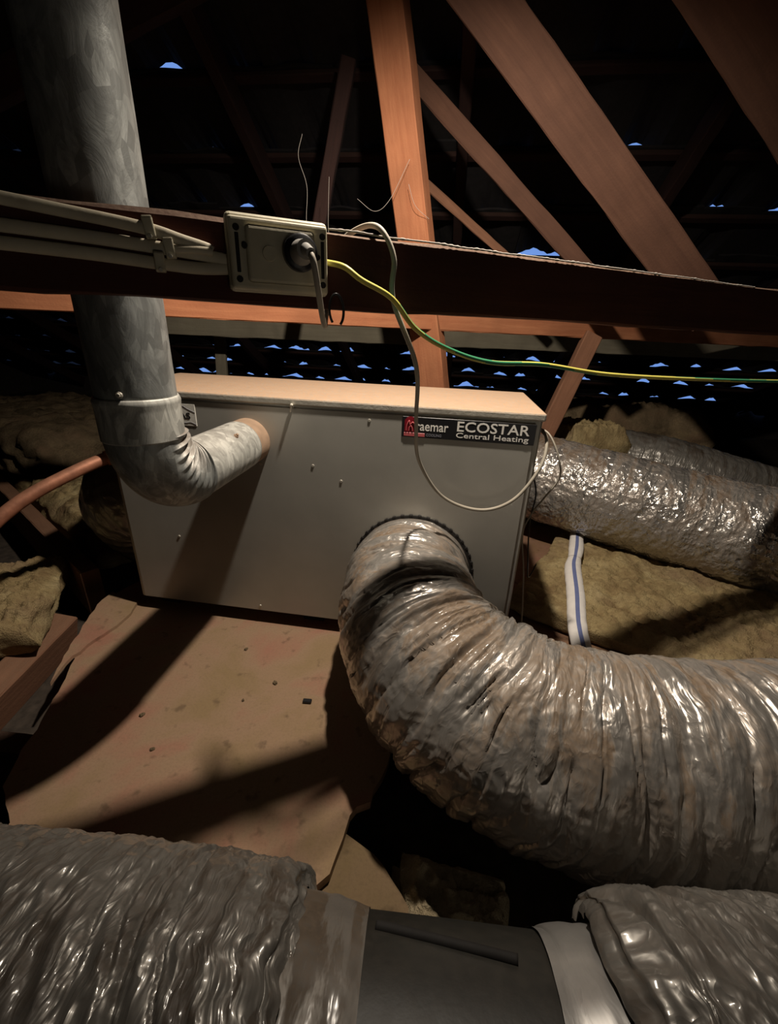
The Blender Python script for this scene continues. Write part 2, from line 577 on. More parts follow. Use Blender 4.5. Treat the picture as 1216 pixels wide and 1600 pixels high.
def batt(name, loc, size, rotz, mat, label, seed=0.0, res=70, lump=0.02, tilt=(0, 0), group=None):
    """fluffy slab of insulation"""
    sx, sy, sz = size
    nx = res
    ny = max(12, int(res * sy / sx))
    nz = 10
    vs = {}
    verts, faces = [], []

    def vid(i, j, k):
        key = (i, j, k)
        if key not in vs:
            vs[key] = len(verts)
            verts.append((i / nx * 2 - 1, j / ny * 2 - 1, k / nz * 2 - 1))
        return vs[key]
    for i in range(nx):
        for j in range(ny):
            faces.append((vid(i, j, nz), vid(i + 1, j, nz), vid(i + 1, j + 1, nz), vid(i, j + 1, nz)))
            faces.append((vid(i, j, 0), vid(i, j + 1, 0), vid(i + 1, j + 1, 0), vid(i + 1, j, 0)))
    for k in range(nz):
        for i in range(nx):
            faces.append((vid(i, 0, k), vid(i + 1, 0, k), vid(i + 1, 0, k + 1), vid(i, 0, k + 1)))
            faces.append((vid(i, ny, k), vid(i, ny, k + 1), vid(i + 1, ny, k + 1), vid(i + 1, ny, k)))
        for j in range(ny):
            faces.append((vid(0, j, k), vid(0, j, k + 1), vid(0, j + 1, k + 1), vid(0, j + 1, k)))
            faces.append((vid(nx, j, k), vid(nx, j + 1, k), vid(nx, j + 1, k + 1), vid(nx, j, k + 1)))
    P = np.array(verts)
    # round the edges
    ex = np.clip((np.abs(P[:, 0]) - 0.8) / 0.2, 0, 1)
    ey = np.clip((np.abs(P[:, 1]) - 0.8) / 0.2, 0, 1)
    P[:, 2] *= 1 - 0.45 * np.maximum(ex, ey) ** 2
    ez = np.abs(P[:, 2]) ** 2
    P[:, 0] *= 1 - 0.05 * ez
    P[:, 1] *= 1 - 0.05 * ez
    W = P * np.array([sx / 2, sy / 2, sz / 2])
    s = seed
    n1 = fbm(W[:, 0] * 9 + s, W[:, 1] * 9, W[:, 2] * 9 + s, 4)
    rid = 1 - np.abs(perlin(W[:, 0] * 16 + s + 0.8 * n1, W[:, 1] * 22, W[:, 2] * 20 + 3 * s)) * 2
    n3 = fbm(W[:, 0] * 60 + s, W[:, 1] * 60, W[:, 2] * 60, 2)
    topm = np.clip(P[:, 2], -0.3, 1)
    rid2 = 1 - np.abs(perlin(W[:, 0] * 34 + s + 1.2 * n1, W[:, 1] * 48, 3 * s)) * 2.2
    W[:, 2] += (lump * n1 + lump * 0.6 * rid + lump * 0.35 * rid2 + lump * 0.22 * n3) * topm
    W[:, 0] += lump * 1.2 * perlin(W[:, 1] * 7 + s, W[:, 2] * 20, s) * np.sign(P[:, 0]) * np.abs(P[:, 0]) ** 4
    W[:, 1] += lump * 1.2 * perlin(W[:, 0] * 7 + s, W[:, 2] * 20, s + 9) * np.sign(P[:, 1]) * np.abs(P[:, 1]) ** 4
    W[:, 2] += sz / 2
    o = mesh_obj(name, W, faces, mat, None, True)
    o.location = loc
    o.rotation_euler = (tilt[0], tilt[1], rotz)
    tag(o, label, 'insulation', group)
    return o


def text_obj(name, body, mat, parent, loc, height, width=None, bold=0.0, italic=0.0):
    cu = bpy.data.curves.new(name, 'FONT')
    cu.body = body
    cu.size = 1.0
    cu.extrude = 0.004
    cu.offset = bold
    cu.shear = italic
    cu.resolution_u = 3
    tmp = bpy.data.objects.new(name, cu)
    COL.objects.link(tmp)
    dg = bpy.context.evaluated_depsgraph_get()
    me = bpy.data.meshes.new_from_object(tmp.evaluated_get(dg))
    bpy.data.objects.remove(tmp)
    n = len(me.vertices)
    co = np.zeros(n * 3)
    me.vertices.foreach_get('co', co)
    co = co.reshape(-1, 3)
    x0, x1 = co[:, 0].min(), co[:, 0].max()
    y0 = co[:, 1].min()
    cap = 0.70
    sy = height / cap
    sx = sy if width is None else width / (x1 - x0)
    # letters lie on the front panel: local x right, z up, y into the panel
    out = np.stack([(co[:, 0] - x0) * sx, -co[:, 2] * 0.10, co[:, 1] * sy], 1)
    me.vertices.foreach_set('co', out.ravel())
    me.materials.clear()
    me.materials.append(M[mat])
    me.update()
    o = bpy.data.objects.new(name, me)
    link(o, parent)
    o.location = loc
    return o


# ==================================================================================================
# THE SHELL: ceiling lining under foot, brick ends, roof of tiles on battens and rafters
# ==================================================================================================
YAW = -0.13097
RP = math.radians(28)
RZ = Matrix.Rotation(YAW, 4, 'Z')


def quad(name, pts, mat):
    return struct(mesh_obj(name, pts, [tuple(range(len(pts)))], mat))


def slab(name, lo, hi, mat):
    bm = bmesh.new()
    box(bm, lo, hi)
    return struct(bm_obj(name, bm, mat))


slab('floor', (-6, -3, -0.16), (6, 7, -0.13), 'ceil')
EAVE_Y, EAVE_Z = 5.0, 0.10


def roof_pt(x, s, h=0.0):
    """x along the eave, s metres up the slope from the eave, h outwards from the roof plane"""
    y = EAVE_Y - s * math.cos(RP) + h * math.sin(RP)
    z = EAVE_Z + s * math.sin(RP) + h * math.cos(RP)
    return RZ @ Vector((x, y, z))


for nm, lo, hi in (('wall_left', (-5.6, -3, -0.13), (-5.4, 6, 3.6)), ('wall_right', (5.4, -3, -0.13), (5.6, 6, 3.6)),
                   ('wall_front', (-5.6, 5.05, -0.13), (5.6, 5.2, 0.16)), ('wall_rear', (-5.6, -3.0, -0.13), (5.6, -2.8, 3.6))):
    o = slab(nm, lo, hi, 'shell')
    o.rotation_euler = (0, 0, YAW)
a, b = roof_pt(-5.5, 6.6, 0.06), roof_pt(5.5, 6.6, 0.06)
c, d = RZ @ Vector((5.5, -2.9, 2.2)), RZ @ Vector((-5.5, -2.9, 2.2))
quad('ceiling', [a, b, c, d], 'wood_roof')

# roof tiles: curved clay tiles, each with its own lift, daylight shows in the laps
roof = bpy.data.objects.new('roof', None)
link(roof)
struct(roof)
TW, TC, TL = 0.27, 0.335, 0.385
TN = 14


def tile_mesh(lift, arch, twist, cen=0.5, wid=0.7):
    vs, fs = [], []
    jr = random.Random(int(lift * 1e5 + arch * 1e4))
    ny = 3
    for side in (0, 1):
        for j in range(ny + 1):
            t = j / ny                       # 0 head (up the slope), 1 tail
            for i in range(TN + 1):
                x = (i / TN - 0.5) * (TW + 0.012)
                u = i / TN
                hgt = t * (lift + twist * (u - 0.5)) + (0.25 + 0.75 * t) * arch * max(0.0, math.sin(math.pi * min(1.0, max(0.0, (u - cen) / wid + 0.5)))) ** 1.3
                jit = 0.010 * t * (jr.random() - 0.5) if hgt > 0.02 else 0.0
                vs.append((x, -t * TL + 0.012 * t * (jr.random() - 0.5), hgt + (0.011 if side else jit)))
    q = TN + 1
    off = (ny + 1) * q
    for j in range(ny):
        for i in range(TN):
            a0 = j * q + i
            fs.append((a0, a0 + q, a0 + q + 1, a0 + 1))
            a1 = a0 + off
            fs.append((a1, a1 + 1, a1 + q + 1, a1 + q))
    for i in range(TN):
        fs.append((i, i + 1, off + i + 1, off + i))
        a0 = ny * q + i
        fs.append((a0, off + a0, off + a0 + 1, a0 + 1))
    return vs, fs


tvars = []
for (lf, ar, tw, ce, wi) in ((0.012, 0.006, 0.0, 0.5, 0.9), (0.016, 0.030, 0.0, 0.45, 0.6), (0.016, 0.036, 0.004, 0.6, 0.55), (0.018, 0.044, 0.0, 0.35, 0.5),
                             (0.022, 0.040, -0.006, 0.60, 0.85), (0.024, 0.052, 0.0, 0.5, 0.6), (0.036, 0.034, 0.022, 0.4, 0.7)):
    v, f = tile_mesh(lf, ar, tw, ce, wi)
    me = bpy.data.meshes.new('roof_tile')
    me.from_pydata(v, [], f)
    me.materials.append(M['tile'])
    tvars.append((me, v, f))
NCOL, NROW = 44, 20
fr = np.array(_f)
cells = []
for r in range(NROW):
    for cidx in range(NCOL):
        x = (cidx - NCOL / 2 + 0.5) * TW
        p = roof_pt(x, (r + 1) * TC)
        dv = p - cam.location
        z = dv.dot(_f)
        vis = z > 0.2 and abs(dv.dot(_r2) / z) < 0.98 and -0.25 < dv.dot(_u2) / z < 1.25
        cells.append((r, cidx, vis, dv.length))
order = sorted([c for c in cells if c[2]], key=lambda c: c[3])
single = {(c[0], c[1]) for c in order[:290]}
rows_low = 7
tr = random.Random(3)
sv, sf = [], []
for (r, cidx, vis, dist) in cells:
    x = (cidx - NCOL / 2 + 0.5) * TW
    w = [2, 2, 2, 3, 3, 3, 2] if r < rows_low else [5, 3, 3, 2, 1, 2, 1]
    slip = tr.random()
    slip = 0.0 if slip > (0.10 if r < rows_low else 0.13) else 0.020 + 0.022 * tr.random()
    k = tr.choices(range(7), w)[0]
    head = roof_pt(x, (r + 1) * TC + slip)
    # local axes: x along eave, -y down the slope, z outwards
    ax = RZ @ Vector((1, 0, 0))
    ay = RZ @ Vector((0, -math.cos(RP), math.sin(RP)))
    az = ax.cross(ay)
    mw = Matrix.Translation(head) @ Matrix((ax, ay, az)).transposed().to_4x4()
    if mw.col[2][2] < 0:
        mw = mw @ Matrix.Scale(-1, 4, (0, 0, 1))
    if (r, cidx) in single:
        o = bpy.data.objects.new('roof_tile', tvars[k][0])
        link(o, roof)
        o.matrix_world = mw
    else:
        b0 = len(sv)
        sv.extend(tuple(mw @ Vector(v)) for v in tvars[k][1])
        sf.extend(tuple(b0 + i for i in f) for f in tvars[k][2])
o = mesh_obj('roof_tiles', sv, sf, 'tile', roof)
o['kind'] = 'stuff'

# battens under every course, rafters under the battens
for r in range(NROW):
    s = (r + 1) * TC - 0.02
    p0, p1 = roof_pt(-5.2, s, -0.014), roof_pt(5.2, s, -0.014)
    nrm = (roof_pt(0, 0, 1) - roof_pt(0, 0, 0))
    timber('roof_batten', p0, p1, 0.035, 0.022, 'wood_roof', nrm, parent=roof, wob=0.001)
for k in range(11):
    x = -4.55 + k * 0.9
    nrm = (roof_pt(0, 0, 1) - roof_pt(0, 0, 0))
    timber('roof_rafter', roof_pt(x, 0.02, -0.072), roof_pt(x, 6.55, -0.072), 0.045, 0.09, 'wood_roof', nrm, parent=roof)

# ==================================================================================================
# BIG TIMBERS
# ==================================================================================================
bd = Vector((math.cos(math.radians(24)), math.sin(math.radians(24)), 0))
bn = Vector((-math.sin(math.radians(24)), math.cos(math.radians(24)), 0))


def bp(t, n, z):
    """point t metres along the hanging beam, n across, z up"""
    return bd * t + bn * n + Vector((0, 0, z))


timber('hanging_beam', bp(-1.9, 0.656, 0.865), bp(2.9, 0.656, 0.857), 0.090, 0.042, 'beam_dark', -bn,
       'dark hardwood beam crossing in front, carrying the socket and cables', 'beam', wob=0.004)
timber('ceiling_beam', bp(-2.4, 1.57, 0.862), bp(3.2, 1.57, 0.822), 0.09, 0.045, 'wood_red', -bn,
       'orange red timber showing as a strip below the dark beam', 'beam')
timber('roof_post', (0.300, 1.80, -0.13), (-0.10, 1.80, 1.87), 0.115, 0.075, 'wood_red', (-0.42, -1, 0),
       'bright orange timber post leaning behind the dark beam', 'post')
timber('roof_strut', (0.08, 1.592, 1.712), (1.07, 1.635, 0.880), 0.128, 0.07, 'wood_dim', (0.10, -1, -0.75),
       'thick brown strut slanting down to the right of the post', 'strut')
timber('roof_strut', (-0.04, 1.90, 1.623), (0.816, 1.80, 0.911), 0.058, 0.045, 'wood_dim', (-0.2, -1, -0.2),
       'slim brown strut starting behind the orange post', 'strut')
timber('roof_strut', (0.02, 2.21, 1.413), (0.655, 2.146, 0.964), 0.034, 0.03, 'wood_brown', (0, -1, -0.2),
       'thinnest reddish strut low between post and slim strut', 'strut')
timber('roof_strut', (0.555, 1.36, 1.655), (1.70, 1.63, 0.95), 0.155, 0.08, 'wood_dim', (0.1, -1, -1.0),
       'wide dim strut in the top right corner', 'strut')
timber('roof_strut', (0.865, 2.065, 0.80), (0.53, 1.82, 0.02), 0.075, 0.045, 'wood_brown', (0, -1, 0.1),
       'short brown brace leaning behind the right end of the heater', 'brace')
timber('ceiling_joist', (-1.36, 2.484, 0.768), (3.6, 2.98, 0.74), 0.095, 0.04, 'wood_pale', (0, -1, 0),
       'pale horizontal plank far behind below the dark beam', 'plank')
timber('hanger_strut', (-1.066, 2.80, 0.83), (-1.046, 2.71, 0.42), 0.065, 0.03, 'wood_pale', (0, -1, 0),
       'short pale upright between heater and pale plank', 'strut')
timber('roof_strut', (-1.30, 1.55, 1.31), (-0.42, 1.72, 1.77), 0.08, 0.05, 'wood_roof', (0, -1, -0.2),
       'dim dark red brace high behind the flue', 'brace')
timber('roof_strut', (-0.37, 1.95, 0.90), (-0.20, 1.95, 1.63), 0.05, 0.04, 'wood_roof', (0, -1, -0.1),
       'dim upright strut in the dark left of the post', 'strut')

timber('pale_batten', (1.035, 1.765, 1.612), (1.60, 1.84, 1.80), 0.022, 0.03, 'wood_pale', (0, -1, 0),
       'upper pale batten glimpsed at the top right edge', 'batten', 'pale battens at the top right')
timber('pale_batten', (1.03, 1.742, 1.545), (1.60, 1.82, 1.735), 0.026, 0.03, 'wood_pale', (0, -1, 0),
       'lower pale batten glimpsed at the top right edge', 'batten', 'pale battens at the top right')

# ==================================================================================================
# FLOOR LEVEL: boards, joists, insulation
# ==================================================================================================


def board(name, poly, z, th, mat, label, seed=0.0, jag=0.002):
    """cut sheet: polygon with slightly worn edges"""
    P = []
    for i, p in enumerate(poly):
        q = poly[(i + 1) % len(poly)]
        L = math.hypot(q[0] - p[0], q[1] - p[1])
        k = max(1, int(L / 0.02))
        for t in range(k):
            x, y = p[0] + (q[0] - p[0]) * t / k, p[1] + (q[1] - p[1]) * t / k
            e = jag if t else 0.0
            P.append((x + e * float(perlin(x * 40 + seed, y * 40, 1.3)), y + e * float(perlin(x * 40, y * 40 + seed, 5.1))))
    n = len(P)
    vs = [(x, y, z) for x, y in P] + [(x, y, z - th) for x, y in P]
    fs = [tuple(range(n)), tuple(range(2 * n - 1, n - 1, -1))]
    for i in range(n):
        j = (i + 1) % n
        fs.append((i, i + n, j + n, j))
    bm = bmesh.new()
    me = bpy.data.meshes.new('t')
    me.from_pydata(vs, [], fs)
    bm.from_mesh(me)
    bmesh.ops.recalc_face_normals(bm, faces=bm.faces)
    o = bm_obj(name, bm, mat)
    return tag(o, label, 'board')


board('particle_board', [(-0.842, 1.13), (-0.80, 0.90), (-0.752, 0.775), (-0.70, 0.57), (-0.683, 0.515), (-0.62, 0.455), (-0.60, 0.30), (-0.16, 0.32), (-0.07, 0.40),
                         (-0.055, 0.452), (-0.047, 0.49), (-0.036, 0.505), (-0.012, 0.515), (0.02, 0.60), (0.05, 0.75), (0.30, 0.85), (0.36, 1.32), (-0.70, 1.46)], 0.0, 0.019, 'board',
      'large dusty brown particle board under the heater', 3.0, 0.006)
board('particle_board', [(-0.58, 0.478), (-0.05, 0.47), (0.0, 0.44), (0.055, 0.37), (0.06, 0.05), (-0.60, 0.02)], -0.02, 0.016, 'board_dark',
      'lower board under the front edge by the black joiner', 9.0, 0.005)
board('packing_board', [(-0.851, 1.124), (-0.748, 1.084), (-0.735, 1.02), (-0.741, 0.965), (-0.770, 0.881), (-0.779, 0.816), (-0.768, 0.75), (-0.80, 0.84), (-0.835, 0.98), (-0.853, 1.053)], 0.009, 0.009, 'board',
      'thin split offcut on the left edge of the large board', 5.0, 0.006)
board('particle_board', [(0.36, 1.30), (0.33, 0.90), (0.42, 0.62), (0.95, 0.58), (1.3, 0.62), (1.5, 1.5), (0.9, 1.9), (0.5, 1.9)], -0.01, 0.018, 'board_red',
      'reddish board right of the heater under the insulation', 2.0, 0.004)

timber('floor_joist', (-2.30, 2.272, -0.02), (-0.93, 1.155, -0.02), 0.05, 0.16, 'wood_brown', (0, 0, 1),
       'brown joist running away to the left of the heater', 'joist')
timber('floor_joist', (-0.90, 0.35, -0.07), (-0.955, 1.03, -0.07), 0.07, 0.11, 'wood_brown', (0.25, 0, 1),
       'brown timber below the yellow batt at the left edge', 'joist')
timber('floor_joist', (-1.6, 0.70, -0.08), (-0.66, 0.62, -0.08), 0.05, 0.09, 'wood_roof', (0, 0, 1),
       'dark joist under the left edge of the large board', 'joist')
timber('floor_joist', (0.10, 0.62, -0.08), (1.5, 0.50, -0.08), 0.05, 0.09, 'wood_roof', (0, 0, 1),
       'dark joist under the big silver duct', 'joist')

batt('insulation_batt', (-1.135, 0.965, -0.015), (0.36, 0.40, 0.10), 0.45, 'wool', 'yellow wool batt at the left edge of the picture', 1.0, 100, 0.022, (0.0, 0.05))
batt('insulation_batt', (-1.30, 1.86, -0.12), (0.95, 0.50, 0.18), -0.66, 'wool', 'yellow wool batt behind the copper pipe', 4.0, 100, 0.024)
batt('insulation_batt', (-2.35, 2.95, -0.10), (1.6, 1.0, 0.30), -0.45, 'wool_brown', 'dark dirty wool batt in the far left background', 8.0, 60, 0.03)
batt('insulation_batt', (0.89, 1.17, -0.012), (0.80, 0.66, 0.06), -0.62, 'wool', 'yellow brown wool batt in front of the right silver duct', 12.0, 150, 0.016)
batt('insulation_batt', (0.98, 2.17, 0.05), (0.34, 0.26, 0.33), 0.2, 'wool', 'small yellow wool scrap behind the right end of the heater', 15.0, 50, 0.03)
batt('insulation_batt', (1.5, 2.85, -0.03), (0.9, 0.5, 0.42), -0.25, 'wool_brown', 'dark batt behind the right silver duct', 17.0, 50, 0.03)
batt('insulation_scrap', (0.125, 0.385, -0.125), (0.17, 0.10, 0.10), -0.15, 'wool_pale', 'pale fluffy scrap between black joiner and big duct', 21.0, 70, 0.026)
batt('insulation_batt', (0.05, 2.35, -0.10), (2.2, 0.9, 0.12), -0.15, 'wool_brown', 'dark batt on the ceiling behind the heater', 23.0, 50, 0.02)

# ==================================================================================================
# HEATER
# ==================================================================================================
FW_, FH_, FD_ = 1.048, 0.60, 0.348
heater = thing('heater', 'grey steel central heating cabinet with a dusty lid', 'heater', (-0.71882, 1.06039, 0.0), YAW)
Z0 = 0.04
bm = bmesh.new()
box(bm, (0.0, 0.003, Z0), (FW_, FD_, Z0 + FH_ - 0.002), 0.004)
body = bm_obj('body', bm, 'cabinet', heater)
bm = bmesh.new()
box(bm, (0.012, -0.001, Z0 + 0.004), (FW_ - 0.013, 0.006, Z0 + FH_ - 0.021), 0.0015)
panel = bm_obj('front_panel', bm, 'cabinet', heater)
bm = bmesh.new()
box(bm, (-0.004, -0.0045, Z0 + FH_ - 0.016), (FW_ + 0.005, FD_ + 0.004, Z0 + FH_ + 0.001), 0.004, 2)
lid = bm_obj('lid', bm, 'lid', heater)
for x0, x1 in ((0.03, 0.09), (0.48, 0.54), (0.95, 1.01)):
    bm = bmesh.new()
    box(bm, (x0, 0.04, 0.0), (x1, FD_ - 0.01, Z0 + 0.001), 0.002)
    bm_obj('foot', bm, 'dark', heater)
for (u, v) in ((0.606, 0.412), (0.537, 0.445), (0.672, 0.562), (0.405, 0.438), (0.155, 0.215), (0.37, 0.02)):
    bm = bmesh.new()
    cyl(bm, (u, 0.0, Z0 + v), (u, -0.0028, Z0 + v), 0.0040, 0.003, 10)
    bm_obj('screw', bm, 'screw', heater)
bm = bmesh.new()
cyl(bm, (0.493, -0.006, Z0 + 0.583), (0.497, -0.016, Z0 + 0.589), 0.005, 0.003, 8)
cyl(bm, (0.497, -0.016, Z0 + 0.589), (0.492, -0.014, Z0 + 0.572), 0.002, 0.002, 6)
bm_obj('latch', bm, 'screw', heater)

# name plate
badge = None
bm = bmesh.new()
box(bm, (0.7465, -0.0032, Z0 + 0.5315), (1.036, -0.0005, Z0 + 0.5775), 0.0008)
badge = bm_obj('badge', bm, 'ink_black', heater)
badge['label'] = 'black name plate with white lettering'
bx, bz, by = 0.7465, Z0 + 0.5315, -0.0034
bm = bmesh.new()
pts = [(0.006, 0.012), (0.034, 0.012), (0.034, 0.036), (0.030, 0.043), (0.020, 0.047), (0.012, 0.045), (0.006, 0.038)]
vs = [bm.verts.new((bx + x, by - 0.0005, bz + z)) for x, z in pts]
bm.faces.new(vs)
bmesh.ops.solidify(bm, geom=bm.faces[:], thickness=-0.0006)
bm_obj('logo_patch', bm, 'ink_red', badge)
for pl in ([(0.010, 0.014), (0.011, 0.026), (0.016, 0.037), (0.018, 0.028), (0.024, 0.034), (0.029, 0.026), (0.030, 0.014)],
           [(0.016, 0.014), (0.017, 0.022), (0.020, 0.026), (0.023, 0.021), (0.024, 0.014)]):
    tube('logo_line', [(bx + x, by - 0.001, bz + z) for x, z in pl], 'ink_pink', badge, 0.0012, 30, 6)
bm = bmesh.new()
box(bm, (bx + 0.005, by - 0.0008, bz + 0.0025), (bx + 0.052, by, bz + 0.0105), 0.0004)
bm_obj('logo_bar', bm, 'ink_pink', badge)
text_obj('lettering', 'raemar', 'ink_white', badge, (bx + 0.0315, by, bz + 0.0165), 0.0205, 0.0715, 0.008)
text_obj('lettering', 'COOLING', 'ink_grey', badge, (bx + 0.055, by, bz + 0.0045), 0.0055, 0.034, 0.006)
text_obj('lettering', 'ECOSTAR', 'ink_white', badge, (bx + 0.122, by, bz + 0.0205), 0.0215, 0.155, 0.010)
text_obj('lettering', 'Central Heating', 'ink_white', badge, (bx + 0.121, by, bz + 0.0062), 0.0110, 0.156, 0.004)

bm = bmesh.new()
box(bm, (0.175, -0.0022, Z0 + 0.520), (0.252, -0.0005, Z0 + 0.572), 0.0006)
stk = bm_obj('sticker', bm, 'sticker', heater)
stk['label'] = 'pale gas sticker partly behind the flue'
text_obj('lettering', 'GAS', 'ink_black', stk, (0.192, -0.0024, Z0 + 0.537), 0.015, 0.046, 0.006)
for pl in ([(0.20, 0.560), (0.217, 0.568), (0.234, 0.560), (0.251, 0.553)], [(0.20, 0.527), (0.225, 0.527), (0.238, 0.529), (0.251, 0.524)]):
    tube('sticker_line', [(x, -0.0024, Z0 + z) for x, z in pl], 'ink_grey', stk, 0.0005, 20, 6)

# spigot ring with bent tabs around the outlet
CU, CV, CR = 0.79, 0.187, 0.147
ring = []
bm = bmesh.new()
prof = [(CR + 0.006, 0.0), (CR + 0.006, -0.004), (CR - 0.012, -0.006), (CR - 0.012, 0.0)]
for i in range(64):
    a0, a1 = 2 * math.pi * i / 64, 2 * math.pi * (i + 1) / 64
    q = []
    for aa in (a0, a1):
        q.append([bm.verts.new((CU + r * math.cos(aa), y, Z0 + CV + r * math.sin(aa))) for r, y in prof])
    for k in range(3):
        bm.faces.new((q[0][k], q[0][k + 1], q[1][k + 1], q[1][k]))
bmesh.ops.remove_doubles(bm, verts=bm.verts, dist=1e-5)
bmesh.ops.recalc_face_normals(bm, faces=bm.faces)
spig = bm_obj('spigot_ring', bm, 'dark', heater)
tabm = None
for i in range(46):
    aa = 2 * math.pi * i / 46
    if tabm is None:
        bm = bmesh.new()
        box(bm, (-0.0045, -0.005, -0.002), (0.0045, 0.0, 0.0045), 0.0012)
        tb = bm_obj('tab', bm, 'dark', spig)
        tabm = tb.data
    else:
        tb = bpy.data.objects.new('tab', tabm)
        link(tb, spig)
    tb.location = (CU + (CR + 0.004) * math.cos(aa), 0.0, Z0 + CV + (CR + 0.004) * math.sin(aa))
    tb.rotation_euler = (0, math.pi / 2 - aa, 0)

# flue spigot rim and scuffs on the panel
FU, FV = 0.380, 0.495


def fp(u, v, w):
    """world point from panel coordinates: u right, v up from the panel foot, w out of the panel"""
    return Vector((-0.71882, 1.06039, Z0 + v)) + u * Vector((math.cos(YAW), math.sin(YAW), 0)) + w * Vector((math.sin(YAW), -math.cos(YAW), 0))


# ==================================================================================================
# FLUE
# ==================================================================================================
flue = thing('flue', 'galvanised round flue pipe with pleated elbow into the heater', 'flue pipe', fp(FU, FV, 0.345))
flue.location = (0, 0, 0)
FR = 0.0555
FWO = 0.352
BR = 0.098


def fpath(u, v, w, r):
    p = fp(u, v, w)
    return (p.x, p.y, p.z, r)


sweep('upper_pipe', [fpath(FU, FV + 0.142, FWO, FR), fpath(FU, FV + 0.6, FWO, FR), fpath(FU, FV + 1.95, FWO, FR)], 'galv', flue, 120, 64, straight=True,
      rad=lambda s, p, r: r + 0.0006 * perlin(s * 12, np.cos(p) * 1.5, np.sin(p) * 1.5))
sweep('collar', [fpath(FU, FV + 0.088, FWO, FR + 0.0035), fpath(FU, FV + 0.135, FWO, FR + 0.0035), fpath(FU, FV + 0.146, FWO, FR + 0.0045), fpath(FU, FV + 0.152, FWO, FR + 0.002)], 'galv_light', flue, 30, 64, straight=True)
arc = []
for k in range(25):
    th = k / 24 * math.pi / 2
    arc.append(fpath(FU, FV + BR - BR * math.sin(th), FWO - BR + BR * math.cos(th), FR + 0.002))
NP = 9


def pleat(s, p, r):
    L = s.max()
    # the folds sit on the inner side of the bend and die out towards the outer side
    ins = np.cos(p - pl_ph)
    f = s / L * NP
    x = f % 1
    ridge = np.where(x < 0.3, x / 0.3, np.clip(1 - (x - 0.3) / 0.35, 0, 1))
    env = np.clip((s / L) / 0.04, 0, 1) * np.clip((1 - s / L) / 0.04, 0, 1)
    pl = np.clip((ins + 0.30) / 1.0, 0, 1) ** 0.8 * env
    return r + pl * (0.0145 * ridge ** 1.3 - 0.005)


# frame of the sweep at the top of the elbow tells which phi looks to the inside
_S, _ = resample(np.array(arc), 150)
_T, _A, _B = frames(_S[:, :3])
inw = np.array(fp(0, 0, -1) - fp(0, 0, 0))
pl_ph = math.atan2(float(inw @ _B[0]), float(inw @ _A[0]))
pl_dir = 1.0
sweep('elbow', arc, 'galv', flue, 260, 96, straight=True, rad=pleat, cap=False)
sweep('stub', [fpath(FU, FV, FWO - BR + 0.012, FR), fpath(FU, FV, 0.052, FR - 0.0005)], 'galv_light', flue, 30, 64, straight=True)
sweep('stub_end', [fpath(FU, FV, 0.056, FR - 0.002), fpath(FU, FV, 0.0, FR - 0.002)], 'dust_band', flue, 12, 64, straight=True)


def screw_at(p, n, r=0.005, parent=None, mat='screw'):
    bm = bmesh.new()
    n = Vector(n).normalized()
    p = Vector(p)
    cyl(bm, p - n * 0.002, p + n * 0.003, r, r * 0.7, 10)
    cyl(bm, p + n * 0.003, p + n * 0.006, r * 0.55, r * 0.45, 6)
    return bm_obj('screw', bm, mat, parent)


ax_u = Vector((math.cos(YAW), math.sin(YAW), 0))
ax_w = Vector((math.sin(YAW), -math.cos(YAW), 0))
nn = (ax_w * 0.9 + ax_u * 0.25).normalized()
screw_at(fp(FU, FV + 0.160, FWO) + nn * FR, nn, 0.006, flue)
nn = (Vector((0, 0, 1)) * 0.75 + ax_u * 0.65).normalized()
screw_at(fp(FU, FV, 0.13) + nn * FR, nn, 0.006, flue, 'dust_band')

# ==================================================================================================
# DUCTS
# ==================================================================================================


def wrinkle(seed, fold=0.007, freq=20.0, twist=0.5, fine=0.0012, crease=0.006, around=0.55, ends=(0.0, 0.0)):
    """loose foil sleeve: puffed panels between narrow creases that run around the duct"""
    def f(s, p, r):
        c, sn = np.cos(p), np.sin(p)
        wv = s + 0.020 * perlin(s * 4 + seed, c * 0.9, sn * 0.9 + seed) + 0.006 * perlin(s * 13, c * 2.2 + seed, sn * 2.2) + twist * 0.03 * np.sin(p + seed)
        # broad panels
        n = perlin(wv * freq, c * around + seed, sn * around)
        panel = np.clip(np.abs(n) * 3.2, 0, 1) ** 0.6
        n2 = perlin(wv * freq * 2.3 + 31, c * around * 1.6 + seed, sn * around * 1.6)
        panel2 = np.clip(np.abs(n2) * 3.0, 0, 1) ** 0.7
        g = fold * (panel - 0.8) + fold * 0.42 * (panel2 - 0.8)
        # deep narrow creases that come and go
        for k in range(3):
            nk = perlin(wv * freq * (0.8 + 0.5 * k) + 77 * k, c * 0.22 + seed + 5 * k, sn * 0.22)
            mk = np.clip(perlin(s * 9 + 3 * k, c * 1.6 + seed + k, sn * 1.6) * 3.0 + 0.2, 0, 1)
            g = g - crease * mk * np.clip(1 - np.abs(nk) * 14, 0, 1)
        st = 1 - 2.4 * np.abs(perlin(wv * 62 + seed, c * 3.2, sn * 3.2 + 2 * seed))
        cr = 1 - 2.4 * np.abs(perlin(wv * 60 + seed, c * 9, sn * 9 + 2 * seed))
        out = r + g + fine * (st + 0.8 * cr) + 0.008 * perlin(s * 4 + seed, c * 0.8, sn * 0.8)
        L = s.max()
        if ends[0]:
            e = np.clip(s / ends[0], 0, 1)
            out = r + (out - r) * (0.25 + 0.75 * e)
        return out
    return f


